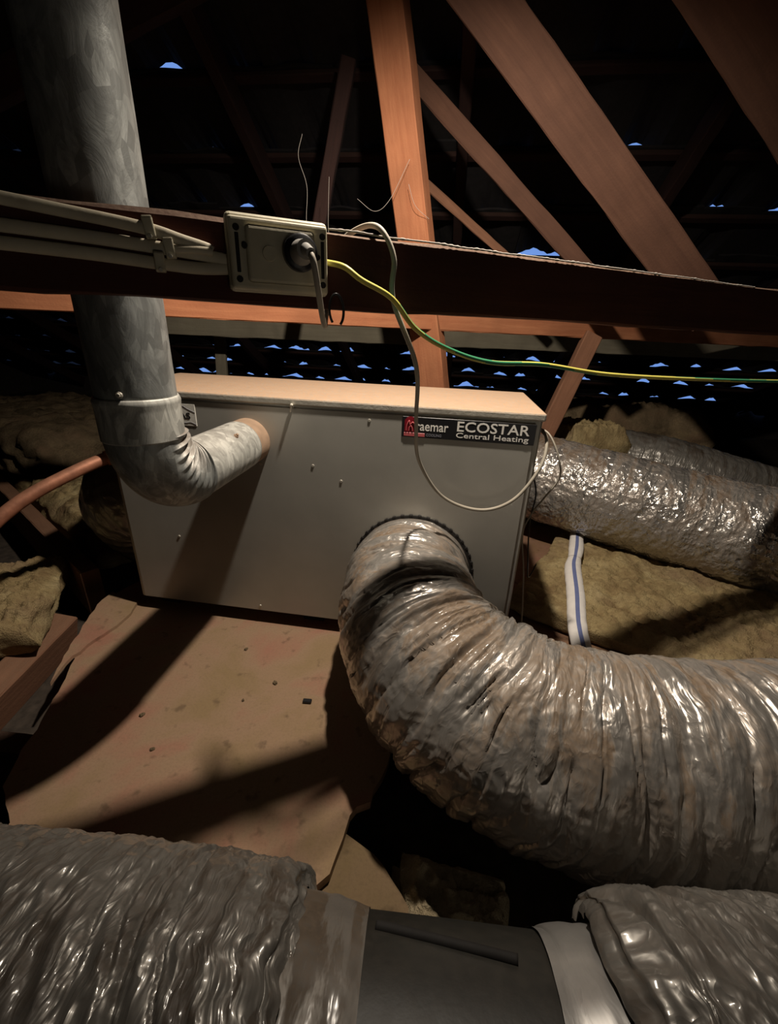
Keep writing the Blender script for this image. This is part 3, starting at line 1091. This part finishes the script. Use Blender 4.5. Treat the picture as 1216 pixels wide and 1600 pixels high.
def crinkle(seed, amp=0.0026, ring=0.003, pitch=0.045):
    def f(s, p, r):
        c, sn = np.cos(p), np.sin(p)
        a = 1 - 2.4 * np.abs(perlin(s * 26 + seed, c * 4.5, sn * 4.5 + seed))
        b = 1 - 2.4 * np.abs(perlin(s * 55 + seed, c * 9, sn * 9 + seed))
        g = ring * np.cos(2 * math.pi * (s / pitch + p / (2 * math.pi)))
        return r + amp * (a + 0.6 * b) + g + 0.008 * perlin(s * 5 + seed, c, sn)
    return f


# the big supply duct from the front outlet
big = thing('flexible_duct', 'big dusty silver duct curving out of the heater front to the right', 'duct')
sweep('foil_sleeve', [(0.064, 0.957, 0.227, 0.144), (0.050, 0.85, 0.233, 0.150), (0.062, 0.735, 0.224, 0.156), (0.130, 0.605, 0.200, 0.160), (0.265, 0.512, 0.178, 0.163), (0.45, 0.478, 0.172, 0.166), (0.75, 0.475, 0.172, 0.168), (1.1, 0.50, 0.172, 0.168)],
      'foil', big, 620, 300, rad=wrinkle(3.0, 0.0075, 16, 0.7, 0.0010, 0.010, 0.30, ends=(0.16, 0)))
sweep('tape_band', [tuple(fp(CU, CV, w)) + (0.1445,) for w in (0.002, 0.012, 0.022)], 'tape_brown', big, 12, 72, straight=True, cap=False,
      rad=lambda s, p, r: r + 0.0015 * perlin(s * 60, np.cos(p) * 4, np.sin(p) * 4))

rd = thing('flexible_duct', 'shiny crinkled duct running right from behind the heater', 'duct')
sweep('foil_sleeve', [(0.30, 1.90, 0.25, 0.16), (0.50, 1.80, 0.25, 0.165), (0.675, 1.672, 0.245, 0.168), (0.86, 1.556, 0.225, 0.17), (1.087, 1.435, 0.195, 0.173), (1.34, 1.275, 0.180, 0.176), (1.60, 1.12, 0.175, 0.178), (1.95, 0.95, 0.175, 0.178)],
      'foil_far', rd, 420, 220, rad=crinkle(11.0, 0.0028, 0.0008, 0.06))
fd = thing('flexible_duct', 'dim far duct behind the crinkled one at the right edge', 'duct')
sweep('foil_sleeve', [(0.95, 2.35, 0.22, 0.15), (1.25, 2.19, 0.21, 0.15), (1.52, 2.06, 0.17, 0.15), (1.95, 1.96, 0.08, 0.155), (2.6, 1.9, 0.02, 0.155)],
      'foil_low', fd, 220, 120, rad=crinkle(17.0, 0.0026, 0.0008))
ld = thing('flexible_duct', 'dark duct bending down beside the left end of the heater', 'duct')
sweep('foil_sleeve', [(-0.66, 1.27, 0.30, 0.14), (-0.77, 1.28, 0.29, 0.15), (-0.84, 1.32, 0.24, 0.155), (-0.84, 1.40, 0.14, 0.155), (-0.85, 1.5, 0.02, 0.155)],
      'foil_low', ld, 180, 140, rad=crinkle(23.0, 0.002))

# the run in the foreground: left duct, black joiner, right duct
ll = thing('flexible_duct', 'dark shiny duct at the bottom left leading to the black joiner', 'duct')


def torn(seed, amp, at_end):
    def f(s, p):
        L = s.max()
        e = np.clip((s / L - 0.86) / 0.14, 0, 1) if at_end else np.clip((0.14 - s / L) / 0.14, 0, 1)
        return e * amp * (perlin(np.cos(p) * 2 + seed, np.sin(p) * 2, seed) + 0.5 * perlin(np.cos(p) * 7, np.sin(p) * 7 + seed, 2.0)) * (1 if at_end else -1)
    return f


wl = wrinkle(41.0, 0.0060, 16, 1.2, 0.0021, 0.007)
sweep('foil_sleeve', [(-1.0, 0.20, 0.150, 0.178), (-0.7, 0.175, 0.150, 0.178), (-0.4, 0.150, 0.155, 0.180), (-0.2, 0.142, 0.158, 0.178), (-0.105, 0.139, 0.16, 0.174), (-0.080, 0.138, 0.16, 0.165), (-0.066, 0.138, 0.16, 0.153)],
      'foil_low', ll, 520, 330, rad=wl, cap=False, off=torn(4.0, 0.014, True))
sweep('tape_cuff', [(-0.20, 0.142, 0.158, 0.150), (-0.10, 0.138, 0.16, 0.150), (-0.045, 0.135, 0.16, 0.147), (-0.010, 0.133, 0.16, 0.1415)], 'tape_brown', ll, 80, 120, cap=False,
      rad=lambda s, p, r: r + 0.0016 * perlin(s * 70 + 0.5 * np.sin(p), np.cos(p) * 1.5, np.sin(p) * 1.5) + 0.002 * perlin(s * 20, np.cos(p) * 4, np.sin(p) * 4))
jn = thing('duct_joiner', 'black plastic duct joiner between the two foreground ducts', 'duct joiner')
JR = 0.140
sweep('barrel', [(-0.075, 0.136, 0.16, JR - 0.004), (-0.05, 0.135, 0.16, JR), (0.06, 0.128, 0.16, JR), (0.19, 0.12, 0.16, JR - 0.001), (0.22, 0.118, 0.16, JR - 0.004)], 'black', jn, 60, 120, straight=True)


def on_joiner(x, ang, r):
    t = (x + 0.05) / 0.25
    y = 0.135 - 0.016 * t
    return (x, y + r * math.cos(ang), 0.16 + r * math.sin(ang))


rib = [on_joiner(0.004 + 0.128 * k / 12, 0.84 + 0.16 * k / 12, JR + 0.0005) for k in range(13)]
tube('rib', rib, 'dark', jn, 0.0050, 60, 10)

rl = thing('flexible_duct', 'dusty shiny duct at the bottom right beyond the silver tape', 'duct')
sweep('tape_cuff', [(0.150, 0.123, 0.16, JR + 0.002), (0.165, 0.121, 0.16, JR + 0.003), (0.182, 0.120, 0.16, JR + 0.006), (0.225, 0.118, 0.16, JR + 0.010), (0.30, 0.115, 0.16, JR + 0.012)], 'tape', rl, 90, 140, cap=False,
      rad=lambda s, p, r: r + 0.0020 * perlin(s * 45 + 0.6 * np.sin(p), np.cos(p) * 1.2, np.sin(p) * 1.2) + 0.0016 * perlin(s * 15, np.cos(p) * 4, np.sin(p) * 4))
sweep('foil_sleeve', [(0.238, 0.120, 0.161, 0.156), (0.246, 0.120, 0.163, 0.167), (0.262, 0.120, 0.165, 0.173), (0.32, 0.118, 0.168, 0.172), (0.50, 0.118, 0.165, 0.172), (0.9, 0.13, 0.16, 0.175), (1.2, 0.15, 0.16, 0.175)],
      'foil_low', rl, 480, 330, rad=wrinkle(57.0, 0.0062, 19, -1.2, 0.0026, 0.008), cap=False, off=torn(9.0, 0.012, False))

# ==================================================================================================
# SOCKET, PLUG, CABLES
# ==================================================================================================
out = thing('power_socket', 'cream surface socket screwed to the dark beam', 'socket', bp(0, 0, 0))
OF = 0.6355      # beam face


def op(t, n, z):
    return Vector((t, n, z))


out.rotation_euler = (0, 0, math.radians(24))
T0, T1, S0, S1 = 0.052, 0.174, 0.829, 0.912
bm = bmesh.new()
box(bm, (T0, OF - 0.020, S0), (T1, OF, S1), 0.006, 3)
bm_obj('mounting_block', bm, 'cream', out)
bm = bmesh.new()
box(bm, (T0 + 0.002, OF - 0.027, S0 + 0.002), (T1 - 0.002, OF - 0.0185, S1 - 0.005), 0.004, 3)
bm_obj('cover_plate', bm, 'cream', out)
bm = bmesh.new()
box(bm, (T0 + 0.021, OF - 0.031, S0 + 0.010), (T1 - 0.020, OF - 0.026, S1 - 0.013), 0.004, 3)
bm_obj('socket_plate', bm, 'cream', out)
for t in (T0 + 0.011, T1 - 0.009):
    bm = bmesh.new()
    box(bm, (t - 0.0022, OF - 0.0276, S0 + 0.020), (t + 0.0022, OF - 0.0262, S1 - 0.022), 0.0006)
    bm_obj('slot', bm, 'dark', out)
    for z in (S0 + 0.013, S1 - 0.017):
        bm = bmesh.new()
        cyl(bm, (t, OF - 0.0262, z), (t, OF - 0.0278, z), 0.0042, 0.0036, 12)
        bm_obj('screw_hole', bm, 'dark', out)
for t, z in ((T0 + 0.019, 0.877), (T1 - 0.016, 0.872)):
    bm = bmesh.new()
    cyl(bm, (t, OF - 0.0262, z), (t, OF - 0.0318, z), 0.0034, 0.003, 12)
    bm_obj('screw_hole', bm, 'dark', out)
bm = bmesh.new()
cyl(bm, (T0 + 0.047, OF - 0.030, 0.871), (T0 + 0.047, OF - 0.0328, 0.871), 0.0085, 0.008, 24)
bm_obj('switch_button', bm, 'cream', out)

cord = thing('mains_lead', 'grey plug and cord from the socket over the beam to the heater', 'power lead', (0, 0, 0))
PT, PZ = T0 + 0.083, 0.874
c0 = bp(PT, OF - 0.030, PZ)
bm = bmesh.new()
cyl(bm, c0, bp(PT, OF - 0.040, PZ), 0.0205, 0.0205, 32)
cyl(bm, bp(PT, OF - 0.040, PZ), bp(PT, OF - 0.042, PZ), 0.0205, 0.018, 32)
bm_obj('plug_flange', bm, 'ink_black', cord, True)
bm = bmesh.new()
cyl(bm, bp(PT, OF - 0.040, PZ), bp(PT + 0.001, OF - 0.062, PZ + 0.001), 0.0145, 0.011, 24)
bm_obj('plug_body', bm, 'plug', cord, True)
bm = bmesh.new()
cyl(bm, bp(PT + 0.001, OF - 0.060, PZ + 0.001), bp(PT + 0.003, OF - 0.076, PZ - 0.004), 0.0075, 0.0055, 20)
bm_obj('strain_relief', bm, 'plug', cord, True)
path = [bp(PT + 0.003, OF - 0.073, PZ - 0.003), bp(PT + 0.005, OF - 0.080, PZ - 0.014), bp(PT + 0.012, OF - 0.070, PZ - 0.040), bp(PT + 0.024, OF - 0.040, 0.808), bp(PT + 0.037, OF - 0.005, 0.794),
        bp(PT + 0.050, OF + 0.035, 0.806), bp(PT + 0.066, OF + 0.062, 0.85), bp(PT + 0.085, OF + 0.066, 0.905), bp(PT + 0.095, OF + 0.050, 0.918),
        bp(PT + 0.108, OF + 0.012, 0.922), bp(PT + 0.119, OF - 0.010, 0.911), bp(PT + 0.131, OF - 0.020, 0.880), bp(PT + 0.133, OF - 0.018, 0.83),
        (0.033, 0.70, 0.74), (0.042, 0.775, 0.64), (0.058, 0.855, 0.545), (0.118, 0.895, 0.455), (0.205, 0.900, 0.425), (0.275, 0.895, 0.455), (0.325, 0.905, 0.53), (0.338, 0.935, 0.585), (0.331, 0.985, 0.60)]
tube('cord', path, 'cable', cord, 0.0037, 260, 10)

# tie holding the cord under the beam
bm = bmesh.new()
tie = sweep('cable_tie', [tuple(bp(PT + 0.052 + 0.010 * math.sin(a), OF - 0.012 - 0.008 * math.cos(a) * 0.3, 0.814 - 0.020 * math.cos(a))) + (0.0018,) for a in np.linspace(0.5, 5.6, 14)], 'ink_black', cord, 40, 6)
bm.free()

# earth wire, green and yellow
ew = [bp(T1 - 0.002, OF - 0.012, 0.870), (-0.070, 0.627, 0.864), (-0.048, 0.626, 0.850), (-0.008, 0.640, 0.831), (0.027, 0.665, 0.795), (0.078, 0.688, 0.769), (0.150, 0.720, 0.751), (0.250, 0.765, 0.748), (0.390, 0.830, 0.732), (0.62, 0.935, 0.722), (0.90, 1.055, 0.716), (1.25, 1.20, 0.715), (2.0, 1.50, 0.72), (2.75, 1.80, 0.80), (2.95, 1.90, 0.86)]
earth = sweep('earth_wire', [tuple(p) + (0.0036,) for p in ew], 'yellow', None, 520, 12, mats=['yellow', 'green'],
              matfn=lambda s, p: (((p + s * 9.0 + 4.2) % (2 * math.pi)) < 2.2))
tag(earth, 'green and yellow earth wire sagging from the socket to the right', 'wire')

# flat cables clipped along the beam, left of the socket
ns_ = OF - 0.004
cables = [
    ('upper flat pale cable along the beam, curling back at its end', [(-0.66, 0.915), (-0.45, 0.9125), (-0.235, 0.905), (-0.10, 0.894), (-0.03, 0.886), (0.005, 0.878), (0.030, 0.8725), (0.036, 0.8695)], 0.0065),
    ('second flat pale cable along the beam, behind the lower clip', [(-0.66, 0.878), (-0.45, 0.879), (-0.235, 0.8775), (-0.10, 0.8735), (-0.02, 0.869), (0.035, 0.865), (0.056, 0.862)], 0.0068),
    ('lowest flat pale cable entering the socket from the left', [(-0.66, 0.860), (-0.45, 0.862), (-0.235, 0.861), (-0.10, 0.8575), (-0.02, 0.853), (0.02, 0.8515), (0.056, 0.854)], 0.0068),
]
for k, (lab, pl, hh) in enumerate(cables):
    o = sweep('flat_cable', [tuple(bp(t, ns_ - (0.004 if k == 0 and t > -0.05 else 0.0), z)) + (hh,) for t, z in pl], 'cable_white', None, 140, 14, ell=(0.48, 1.0), ref=(0, 0, 1))
    tag(o, lab, 'cable', 'cables on the dark beam')
o = sweep('flat_cable', [tuple(bp(t, ns_ - 0.006, z)) + (0.0045,) for t, z in ((0.036, 0.8695), (0.020, 0.8700), (0.002, 0.8690), (-0.012, 0.8665))], 'cable_white', None, 40, 12, ell=(0.5, 1.0))
tag(o, 'short stripped cable end doubled back beside the socket', 'cable', 'cables on the dark beam')
for lab, t, z, h, tl in (('upper cream cable clip on the top cable', -0.028, 0.888, 0.021, 0.12), ('middle cream cable clip between upper and lower clips', -0.010, 0.8695, 0.020, 0.12), ('lowest dull cable clip on the bottom cable', -0.022, 0.855, 0.020, 0.0)):
    c = thing('cable_clip', lab, 'cable clip', bp(t, OF, z), math.radians(24), 'clips on the dark beam')
    bm = bmesh.new()
    box(bm, (-0.0055, -0.013, -h / 2), (0.0055, -0.0085, h / 2), 0.0014, 2)
    box(bm, (-0.0055, -0.013, h / 2 - 0.004), (0.0055, 0.0, h / 2), 0.0014, 2)
    box(bm, (-0.0055, -0.011, -h / 2 - 0.001), (0.0055, 0.0, -h / 2 + 0.003), 0.0012, 2)
    s = bm_obj('saddle', bm, 'cream', c)
    s.rotation_euler = (0, -tl, 0)
    bm = bmesh.new()
    cyl(bm, (0.0, -0.0125, -h / 2 + 0.001), (0.0, -0.0155, -h / 2 + 0.001), 0.0024, 0.0020, 10)
    bm_obj('nail_head', bm, 'screw', c)

# ==================================================================================================
# PIPES, HOSE, LOOSE WIRES
# ==================================================================================================
gp = thing('gas_pipe', 'dull copper gas pipe leaving the left end of the heater', 'pipe', (0, 0, 0))
tube('pipe', [(-0.70, 1.13, 0.455), (-0.745, 1.105, 0.452), (-0.80, 1.04, 0.430), (-0.875, 0.95, 0.385), (-0.93, 0.88, 0.325), (-0.965, 0.83, 0.25), (-0.985, 0.80, 0.16), (-1.0, 0.78, 0.04)], 'copper', gp, 0.016, 90, 20)
bm = bmesh.new()
cyl(bm, (-0.712, 1.124, 0.4545), (-0.742, 1.107, 0.4525), 0.023, 0.023, 6)
cyl(bm, (-0.742, 1.107, 0.4525), (-0.757, 1.094, 0.448), 0.0205, 0.0195, 20)
bm_obj('compression_fitting', bm, 'copper', gp, True)

hs = thing('sleeved_hose', 'white sleeved hose with a blue stripe between two silver ducts', 'hose', (0, 0, 0))


def hose(path, r):
    return sweep('hose_section', [tuple(p) + (q,) for p, q in zip(path, r)], 'hose', hs, 70, 28, ell=(1.0, 0.62), mats=['hose', 'blue'],
                 matfn=lambda s, p: (np.abs((p - 0.47 * math.pi + math.pi) % (2 * math.pi) - math.pi) < 0.20),
                 rad=lambda s, p, q: q + 0.0012 * perlin(s * 40, np.cos(p) * 2, np.sin(p) * 2))


hose([(0.80, 1.68, 0.075), (0.748, 1.55, 0.072), (0.700, 1.43, 0.070), (0.662, 1.345, 0.068)], [0.023, 0.024, 0.026, 0.021])
hose([(0.665, 1.352, 0.068), (0.632, 1.28, 0.066), (0.585, 1.13, 0.062), (0.535, 0.98, 0.052), (0.51, 0.86, 0.04)], [0.022, 0.027, 0.027, 0.026, 0.025])

tw = thing('loose_wire', 'thin beige wire hanging beside the right end of the heater', 'wire', (0, 0, 0))
tube('strand', [(0.331, 0.985, 0.600), (0.350, 0.955, 0.590), (0.372, 0.935, 0.545), (0.385, 0.94, 0.495), (0.368, 0.96, 0.44), (0.350, 0.98, 0.385), (0.345, 1.00, 0.32), (0.372, 1.02, 0.20), (0.385, 1.01, 0.08), (0.38, 0.97, 0.012)], 'cable', tw, 0.0022, 120, 8)
o = tube('loose_wire', [(0.340, 1.02, 0.50), (0.356, 0.99, 0.44), (0.352, 0.985, 0.36), (0.372, 1.00, 0.24), (0.40, 1.05, 0.165), (0.43, 1.09, 0.185)], 'ink_black', None, 0.0018, 80, 8)
tag(o, 'thin black wire with a curled end right of the heater', 'wire')

# ==================================================================================================
# SMALL BITS
# ==================================================================================================
bm = bmesh.new()
box(bm, (-0.010, -0.0055, 0), (0.010, 0.0055, 0.007), 0.0015)
o = bm_obj('plastic_chip', bm, 'ink_black')
o.location = (-0.169, 0.734, 0.0)
o.rotation_euler = (0, 0, -0.05)
tag(o, 'small black plastic chip lying on the large board', 'debris')
rr = random.Random(5)
spots = [(-0.256, 0.786, 1.3, 'largest brown dirt crumb, behind the black chip'), (-0.362, 0.898, 1.1, 'brown dirt crumb nearest the heater on the large board'),
         (-0.518, 0.68, 1.2, 'brown dirt crumb just below the flue shadow, leftmost on the board'), (-0.454, 0.60, 1.0, 'brown dirt crumb closest to the bottom left duct'), (-0.315, 0.731, 0.8, 'small brown dirt crumb left of the black chip')]
crumb = None
for i, (x, y, k, lab) in enumerate(spots):
    if crumb is None:
        bm = bmesh.new()
        bmesh.ops.create_icosphere(bm, subdivisions=2, radius=0.005)
        for v in bm.verts:
            v.co *= 0.75 + 0.5 * rr.random()
            v.co.z = max(-0.002, v.co.z * 0.5) + 0.002
        o = bm_obj('dirt_crumb', bm, 'wool_brown')
        crumb = o.data
    else:
        o = bpy.data.objects.new('dirt_crumb', crumb)
        link(o)
    o.location = (x, y, 0.0)
    o.rotation_euler = (0, 0, rr.random() * 6)
    o.scale = (k, k * 0.7, k)
    tag(o, lab, 'debris', 'dirt crumbs on the large board')

# cobwebs
webs = [('dusty cobweb strand hanging in the dark left of the post', [(-0.33, 1.75, 1.36), (-0.345, 1.75, 1.30), (-0.32, 1.75, 1.22), (-0.325, 1.75, 1.12), (-0.31, 1.75, 1.05)]),
        ('straight cobweb thread between flue and orange post', [(-0.245, 1.75, 1.25), (-0.25, 1.76, 1.17), (-0.25, 1.76, 1.09), (-0.23, 1.76, 1.075)]),
        ('sagging cobweb from the orange post to the left', [(0.02, 1.73, 1.30), (-0.04, 1.73, 1.19), (-0.09, 1.73, 1.155), (-0.15, 1.74, 1.19)]),
        ('cobweb thread across the front of the orange post', [(0.02, 1.735, 1.235), (0.045, 1.725, 1.175), (0.095, 1.735, 1.14)])]
for lab, pl in webs:
    o = tube('cobweb', pl, 'web', None, 0.0006, 50, 5)
    tag(o, lab, 'cobweb', 'cobwebs')
# dusty fringe on the top edge of the beam
fr_ = tube('cobweb', [bp(0.18 + 0.04 * k, OF - 0.001, 0.9085 - 0.0003 * k + 0.0016 * RNG.random()) for k in range(24)], 'web', None, 0.0013, 300, 6,
           rad=lambda s, p, r: r * (0.8 + 1.6 * np.abs(perlin(s * 90, p * 0 + 1.0, 3.0))))
tag(fr_, 'dusty web fringe along the top edge of the dark beam', 'cobweb', 'cobwebs')
